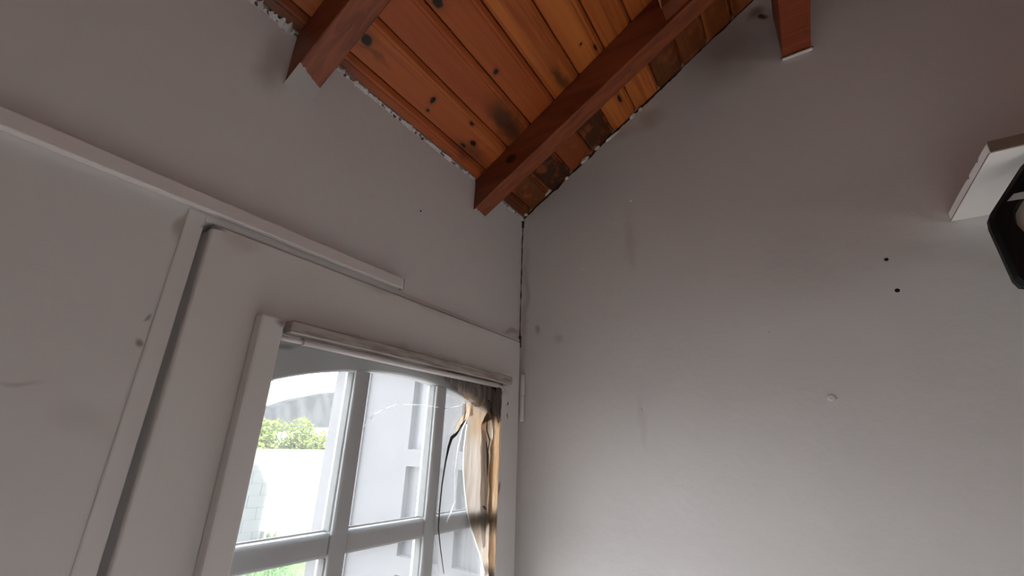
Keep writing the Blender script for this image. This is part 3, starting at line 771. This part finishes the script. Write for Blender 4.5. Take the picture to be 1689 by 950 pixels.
D(ribbon('dark_split', [(p[0], p[2]) for p in ((-0.2395, 0.0000, 1.7983), (-0.2581, 0.0000, 1.7805), (-0.2717, 0.0000, 1.7635), (-0.2877, 0.0000, 1.7536), (-0.2956, 0.0000, 1.7324), (-0.3020, 0.0000, 1.7017), (-0.3080, 0.0000, 1.6549), (-0.3094, -0.0000, 1.6072), (-0.3086, 0.0000, 1.5724), (-0.2982, 0.0000, 1.5371), (-0.2799, 0.0000, 1.4841))],
       [0.004, 0.007, 0.008, 0.009, 0.007, 0.004, 0.003, 0.003, 0.0025, 0.002, 0.001], FY - 0.003, 'crack_dark'))
D(ribbon('dark_split', [(p[0], p[2]) for p in ((-0.1586, 0.0000, 1.7490), (-0.1506, 0.0000, 1.7174), (-0.1486, 0.0000, 1.6961), (-0.1461, 0.0000, 1.6680))], [0.002, 0.008, 0.007, 0.001], FY - 0.008, 'crack_dark'))
D(ribbon('dark_split', [(p[0], p[2]) for p in ((-0.1637, 0.0000, 1.8047), (-0.1635, 0.0000, 1.7751), (-0.1486, 0.0000, 1.7536), (-0.1538, 0.0000, 1.7246))], [0.002, 0.004, 0.004, 0.002], FY - 0.011, 'crack_dark'))
D(ribbon('dark_split', [(p[0], p[2]) for p in ((-0.1623, 0.0000, 1.6026), (-0.1547, 0.0000, 1.5994), (-0.1468, 0.0000, 1.5934))], [0.002, 0.006, 0.002], FY - 0.009, 'crack_dark'))
S(ribbon('bright_crack', [(p[0] - 0.001, p[2]) for p in sheet_edge[1:]], 0.0032, FY - 0.002, 'crack_white'))
S(ribbon('bright_crack', [(p[0], p[2]) for p in ((-0.2330, 0.0000, 1.8030), (-0.2506, 0.0000, 1.7739), (-0.2615, 0.0000, 1.7330), (-0.2666, 0.0000, 1.6847), (-0.2606, 0.0000, 1.6178))], [0.003, 0.003, 0.0025, 0.0015, 0.001], FY - 0.002, 'crack_white'))
S(ribbon('bright_crack', [(p[0], p[2]) for p in ((-0.2588, 0.0000, 1.6201), (-0.2690, 0.0000, 1.6014), (-0.2825, 0.0000, 1.5800))], [0.002, 0.004, 0.0035], FY - 0.002, 'crack_white'))
S(ribbon('hairline_crack', [(p[0], p[2]) for p in ((-0.5380, 0.0000, 1.7616), (-0.5278, 0.0000, 1.7752), (-0.5159, 0.0000, 1.7893), (-0.4939, 0.0000, 1.8013), (-0.4562, 0.0000, 1.8153))], [0.0012, 0.0025, 0.0030, 0.0022, 0.0016], FY - 0.001, 'crack_hair'))
S(ribbon('hairline_crack', [(p[0], p[2]) for p in ((-0.4443, 0.0000, 1.8139), (-0.3880, 0.0000, 1.8178), (-0.3374, 0.0000, 1.8170), (-0.3104, 0.0000, 1.8166), (-0.2523, 0.0000, 1.8299))], 0.0011, FY - 0.001, 'crack_hair'))
# hinge at the corner
for z0, z1, r in ((1.878, 1.940, 0.0068), (1.806, 1.8765, 0.0060)):
    D(tube('hinge_knuckle', [(-0.0092, LYF - 0.008, z0), (-0.0092, LYF - 0.008, z0 + 0.003), (-0.0092, LYF - 0.008, z1 - 0.003), (-0.0092, LYF - 0.008, z1)], [r * 0.75, r, r, r * 0.8], 'door'))

# ------------------------------------------------------------------ curtain rod under the top bead
rod = thing('curtain_rod', 'thin clear telescopic curtain rod below the sooty top bead of the door', 'curtain rod', (-0.42, -0.022, 1.888))
RY = -0.022
attach(rod, tube('inner_tube', [(-0.7400, RY, 1.8895), (-0.690, RY, 1.8895)], 0.0042, 'plastic_white'))
attach(rod, tube('outer_tube', [(-0.700, RY, 1.8900), (-0.135, RY, 1.8900)], 0.0058, 'plastic_white'))
bm = bmesh.new(); K = 20
for (rr0, rr1) in ((0.0066, 0.0046),):
    r0 = [[bm.verts.new((x, RY + r * math.cos(2*math.pi*k/K), 1.8900 + r * math.sin(2*math.pi*k/K))) for k in range(K)] for x, r in ((-0.7015, rr0), (-0.699, rr0), (-0.699, rr1), (-0.7015, rr1))]
    for i in range(4):
        for k in range(K): bm.faces.new((r0[i][k], r0[i][(k+1) % K], r0[(i+1) % 4][(k+1) % K], r0[(i+1) % 4][k]))
attach(rod, link('end_ring', bm, 'trunk_grey' if 'trunk_grey' in M else 'bead_sooty'))
attach(rod, tube('end_hook', [(-0.137, RY, 1.890), (-0.128, RY - 0.003, 1.889), (-0.122, RY - 0.006, 1.884), (-0.124, RY - 0.009, 1.879)], 0.0032, 'plastic_white', sides=8))

# ------------------------------------------------------------------ cable trunking on the door wall
tr = thing('cable_trunking', 'long white plastic cable trunking running along the wall above the door', 'trunking', (-1.5, 0, 2.05))
attach(tr, box('channel', XL + 0.01, -0.497, -0.010, -0.0005, 2.0505, 2.0715, 'plastic_white', bevel=0.001))
attach(tr, box('cover', XL + 0.01, -0.494, -0.0155, -0.0102, 2.0495, 2.0725, 'plastic_white', bevel=0.002))
attach(tr, box('end_cap', -0.4938, -0.491, -0.0165, -0.0005, 2.0490, 2.0730, 'plastic_white', bevel=0.001))

# ------------------------------------------------------------------ shelf and fixture on the gable wall
SZ = 2.182; SYL, SXF = -0.996, -0.246
shelf = thing('wall_shelf', 'white painted shelf board with a chipped edge on the gable wall', 'shelf', (0, -1.3, SZ))
pts = [(-0.0005, SYL, SZ), (SXF, SYL, SZ), (SXF, SYL, SZ + 0.017)]
cuts = [(-0.225, 0), (-0.205, 0.0), (-0.200, 0.004), (-0.196, 0.004), (-0.192, 0.001), (-0.17, 0.0), (-0.150, 0.0), (-0.146, 0.005), (-0.140, 0.004), (-0.136, 0.001), (-0.10, 0.0)]
pts += [(x, SYL, SZ + 0.018 - c) for x, c in cuts] + [(-0.0005, SYL, SZ + 0.018)]
attach(shelf, prism('board', pts, (0, -0.75, 0), 'shelf'))
attach(shelf, tag(box('front_edging', SXF - 0.0035, SXF - 0.0003, SYL - 0.0005, SYL - 0.75, SZ + 0.001, SZ + 0.019, 'shelf_brown'), 'dark brown front edge'))  # front edge strip coloured dark brown, darker than the board
attach(shelf, box('seam', SXF + 0.002, -0.002, SYL + 0.0002, SYL + 0.0006, SZ + 0.0012, SZ + 0.0026, 'shelf_brown'))
# black chamfered fixture hanging below the shelf
FXF = -0.222
fix = thing('wall_fixture', 'black chamfered frame with a pale round centre below the white shelf', 'light fixture', (FXF + 0.04, -1.2, 2.10))
YL, YR, ZM = -0.976, -1.204, 2.070
full_o = [(YL, 2.088), (-1.040, 2.176), (-1.140, 2.176), (YR, 2.088), (YR - 0.002, 1.974), (YL - 0.005, 1.974)]
def fixture_frame():
    bm = bmesh.new(); c = Vector((0.5 * (YL + YR), ZM)); R_ = 0.089; n = len(full_o)
    # rounded outline
    rim = []
    for i in range(n):
        p = Vector(full_o[i]); a = Vector(full_o[i-1]); b = Vector(full_o[(i+1) % n])
        for t in (0.0, 0.5, 1.0):
            u = p + (a - p).normalized() * min(0.014, (a - p).length * 0.4); v = p + (b - p).normalized() * min(0.014, (b - p).length * 0.4)
            rim.append((u * (1-t) + p * t) * (1-t) + (p * (1-t) + v * t) * t)
    m = len(rim); ang = [math.atan2(q.y - c.y, q.x - c.x) for q in rim]
    inner = [c + Vector((math.cos(t), math.sin(t))) * R_ for t in ang]
    L = []
    for ring, x in ((rim, FXF + 0.016), (rim, FXF + 0.006), ([c + (q - c) * 0.96 for q in rim], FXF), (inner, FXF), ([c + (q - c) * 0.94 for q in inner], FXF + 0.012)):
        L.append([bm.verts.new((x, q.x, q.y)) for q in ring])
    for a, b in zip(L, L[1:]):
        for i in range(m): bm.faces.new((a[i], a[(i+1) % m], b[(i+1) % m], b[i]))
    bm.faces.new(L[0])
    return bm, c, R_
bm, fc, fr = fixture_frame()
attach(fix, link('frame', bm, 'black'))
bm = bmesh.new(); K = 28; prev = None
for j in range(5):
    r = fr * 0.945 * math.cos(j / 4 * math.pi / 2 * 0.98); x = FXF + 0.012 - 0.010 * math.sin(j / 4 * math.pi / 2)
    ring = [bm.verts.new((x, fc.x + r * math.cos(2*math.pi*k/K), fc.y + r * math.sin(2*math.pi*k/K))) for k in range(K)]
    if prev:
        for k in range(K): bm.faces.new((prev[k], prev[(k+1) % K], ring[(k+1) % K], ring[k]))
    prev = ring
bm.faces.new(prev)
attach(fix, link('diffuser', bm, 'pale', smooth=True))
p0, p1, p2, p3 = (-0.2240, -1.0010, 2.1085), (-0.2240, -1.0103, 2.1181), (-0.2240, -1.0279, 2.1187), (-0.2240, -1.0250, 2.1073)
attach(fix, tag(prism('tape', [p0, p1, p2, p3], (-0.001, 0, 0), 'tape'), 'strip of cloudy tape'))
for zz in (fc.y + 0.01,):
    attach(fix, box('arm', FXF + 0.014, -0.0005, fc.x - 0.03, fc.x + 0.03, zz - 0.02, zz + 0.02, 'black', bevel=0.004))

# ------------------------------------------------------------------ outside
def ground():
    bm = bmesh.new(); v = [bm.verts.new(p) for p in ((-40, -30, -0.08), (60, -30, -0.08), (60, 130, -0.08), (-40, 130, -0.08))]
    bm.faces.new(v); return bm
tag(link('outdoor_ground', ground(), 'earth'), 'bare ground around the house', 'ground', 'structure')
tag(box('lawn', 0.2, 9.0, 4.2, 8.0, -0.079, -0.07, 'soil'), 'green lawn outside the door', 'lawn', 'structure')
tag(box('bounce_strip', -8.0, 2.2, TH + 0.002, 4.2, -0.10, -0.03, 'earth'), 'unseen neutral strip added outside the door against green bounce light', 'bounce ground', 'structure')  # unseen neutral ground, added to keep green bounce light out of the room
bm = bmesh.new(); rnd = random.Random(9)
for i in range(9000):
    x, y = rnd.uniform(1.0, 5.2), rnd.uniform(4.25, 7.3); h = rnd.uniform(0.03, 0.07); a = rnd.uniform(0, 6.28); w = 0.006
    dx, dy = math.cos(a) * w, math.sin(a) * w; lx, ly = rnd.uniform(-0.03, 0.03), rnd.uniform(-0.03, 0.03)
    bm.faces.new((bm.verts.new((x - dx, y - dy, -0.08)), bm.verts.new((x + dx, y + dy, -0.08)), bm.verts.new((x + lx, y + ly, -0.08 + h))))
tag(link('grass', bm, 'grass'), 'short green grass in front of the garden wall', 'grass', 'stuff')

# wing of the house beyond the door, with obscured panes
WX = 0.80
wing = thing('house_wing_wall', 'white house wing wall with grey panes beyond the door glass', 'house wall', (WX, 1.0, -0.03))
def wing_panel(name, y0, y1, z0, z1, mat='ext_white', x0=WX, x1=WX + 0.14): 
    o = box(name, x0, x1, y0, y1, z0, z1, mat); attach(wing, o); return o
panes = [(0.955, 1.245, 1.705, 2.18), (0.955, 1.245, 1.175, 1.615), (0.71, 0.865, 1.705, 2.18), (0.71, 0.865, 1.175, 1.615), (0.955, 1.245, 0.64, 1.09), (0.71, 0.865, 0.64, 1.09)]
ys = [0.12, 0.71, 0.865, 0.955, 1.245, 1.66]; zsx = [-0.03, 0.64, 1.09, 1.175, 1.615, 1.705, 2.18, 2.75]
bm = bmesh.new()
for y0, y1 in zip(ys, ys[1:]):
    if (y0, y1) in ((0.71, 0.865), (0.955, 1.245)):
        for z0, z1 in ((-0.03, 0.64), (1.09, 1.175), (1.615, 1.705), (2.18, 2.75)): box_into(bm, WX, WX + 0.14, y0, y1, z0, z1)
    else: box_into(bm, WX, WX + 0.14, y0, y1, -0.03, 2.75)
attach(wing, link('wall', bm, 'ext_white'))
for y0, y1, z0, z1 in panes:
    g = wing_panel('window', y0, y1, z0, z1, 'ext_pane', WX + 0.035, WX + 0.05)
    if y1 - y0 > 0.2:
        s_ = box('glazing_bar', WX + 0.028, WX + 0.036, y0 + 0.10, y0 + 0.16, z0, z1, 'ext_pane'); s_.parent = g
wing_panel('lit_corner_band', 1.64, 1.70, -0.03, 2.75, 'ext_lit_edge', WX - 0.012, WX + 0.14)  # lit look of the corner edge is put into a lighter colour
wing_panel('end_pillar', 1.70, 2.01, -0.03, 2.75, 'ext_white', WX, WX + 0.24)

# garden wall of whitewashed blocks
GYW = 8.0
gw = thing('garden_wall', 'whitewashed block garden wall across the lawn, partly in shadow', 'garden wall', (4.0, GYW, -0.08))
attach(gw, box('mortar_core', -1.0, 9.0, GYW + 0.006, GYW + 0.15, -0.08, 1.535, 'mortar'))
blk = None
for r in range(8):
    for k in range(26):
        x = -1.0 + 0.4 * k + (0.2 if r % 2 else 0.0)
        if x + 0.4 > 9.01: continue
        if blk is None:
            o = box('block', 0.004, 0.396, 0, 0.16, 0.003, 0.198, 'block', bevel=0.004, seg=1); blk = o.data
        else: o = bpy.data.objects.new('block', blk); COL.objects.link(o)
        o.location = (x, GYW + random.uniform(-0.002, 0.002), -0.06 + r * 0.2); attach(gw, o)
tag(box('garden_kerb', 3.95, 8.5, GYW - 0.14, GYW - 0.03, -0.08, 0.145, 'kerb', bevel=0.01), 'low sandy kerb at the foot of the garden wall', 'kerb')

def spiky_plant(name, base, h, n, label, seed):
    root = thing(name, label, 'plant', base); rnd = random.Random(seed)
    for i in range(n):
        a = 2 * math.pi * i / n + rnd.uniform(-0.2, 0.2); el = rnd.uniform(0.5, 1.35); L = h * rnd.uniform(0.7, 1.0)
        d = Vector((math.cos(a) * math.cos(el), math.sin(a) * math.cos(el), math.sin(el))); s = Vector((-math.sin(a), math.cos(a), 0)) * 0.022
        b = Vector(base); bm = bmesh.new(); prev = None
        for j in range(4):
            t = j / 3; p = b + d * L * t - Vector((0, 0, 0.25 * h * t * t)); w = (0.6, 1.0, 0.7, 0.05)[j]
            cur = (bm.verts.new(p - s * w), bm.verts.new(p + s * w))
            if prev: bm.faces.new((prev[0], prev[1], cur[1], cur[0]))
            prev = cur
        attach(root, link('leaf', bm, 'spiky'))
spiky_plant('garden_plant', (3.98, 7.72, -0.08), 0.42, 13, 'taller spiky green plant at the foot of the garden wall', 1)
spiky_plant('garden_plant', (4.36, 7.58, -0.08), 0.26, 9, 'shorter spiky green plant right of the taller one at the garden wall', 2)

# shrubs behind the wall
def shrub(base, rx, ry, h, n, label, seed):
    root = thing('hedge_shrub', label, 'shrub', base, 'sunlit shrubs behind the garden wall'); rnd = random.Random(seed); b = Vector(base)
    bm = bmesh.new()
    lumps = [(rnd.uniform(-0.7, 0.7) * rx, rnd.uniform(-0.6, 0.6) * ry, rnd.uniform(0.45, 0.86) * h, rnd.uniform(0.24, 0.36)) for _ in range(14)]
    for i in range(n):
        lx, ly, lz, lr = rnd.choice(lumps)
        u = Vector((rnd.gauss(0, 1), rnd.gauss(0, 1), rnd.gauss(0, 1))).normalized() * lr * rnd.uniform(0.75, 1.05)
        p = b + Vector((lx, ly, lz)) + u; s = rnd.uniform(0.03, 0.055)
        e1 = Vector((rnd.gauss(0, 1), rnd.gauss(0, 1), rnd.gauss(0, 1))).normalized(); e2 = e1.orthogonal().normalized()
        bm.faces.new([bm.verts.new(p + e1 * s), bm.verts.new(p + e2 * s * 0.6), bm.verts.new(p - e1 * s), bm.verts.new(p - e2 * s * 0.6)])
    attach(root, tag(link('foliage', bm, 'leaf'), None, None, 'stuff'))
    bm = bmesh.new()
    for lx, ly, lz, lr in lumps[:7]: tube_into(bm, [b, b + Vector((lx * 0.4, ly * 0.4, lz * 0.5)), b + Vector((lx, ly, lz))], [0.03, 0.02, 0.008], 6)
    attach(root, link('stems', bm, 'trunk'))
shrub((3.3, 9.2, -0.08), 0.44, 0.5, 2.42, 3200, 'yellow-green shrub at the left end of the hedge', 1)
shrub((4.25, 9.3, -0.08), 0.44, 0.5, 2.50, 3200, 'tallest yellow-green shrub in the middle of the hedge', 2)
shrub((5.17, 9.3, -0.08), 0.42, 0.5, 2.36, 3000, 'rounded yellow-green shrub right of the hedge middle', 3)
shrub((5.95, 9.4, -0.08), 0.45, 0.5, 2.10, 2400, 'lower pale shrub at the right end of the hedge', 4)

# hill beyond
bm = bmesh.new(); NX, NY = 60, 14; grid = []
for j in range(NY + 1):
    row = []
    for i in range(NX + 1):
        x = 70 + 110 * i / NX; t = j / NY; y = 150 + 12 * t
        crest = 9.0 + 9.8 * min(1.4, max(0, (x - 81.0) / 24)) ** 0.62
        z = -1 + (crest + 1) * (0.35 + 0.65 * math.sin(min(1, t * 3) * math.pi / 2)) * min(1, max(0.05, (x - 72) / 10)) + noise.noise(Vector((x * 0.12, y * 0.05, 0))) * 0.5
        row.append(bm.verts.new((x, y, z)))
    grid.append(row)
for j in range(NY):
    for i in range(NX): bm.faces.new((grid[j][i], grid[j][i+1], grid[j+1][i+1], grid[j+1][i]))
tag(link('hill', bm, 'hill', smooth=True), 'pale grey hillside rising behind the hedge', 'hill', 'structure')
tag(tube('overhead_cable', [(-6 + 30 * k / 24, 12.0, 3.22 + 0.175 * (-6 + 30 * k / 24 - 5.4) + 0.004 * ((-6 + 30 * k / 24) - 6.5) ** 2) for k in range(25)], 0.014, 'cable', sides=6),
    'thin overhead cable crossing the white sky', 'cable')

# unseen block added behind the room to shade the garden wall and wing
hb = tag(box('shade_block', -1.5, 0.0, -5.6, -4.6, -0.08, 6.6, 'render'), 'unseen block added behind the room to cast shade', 'shade block', 'structure')
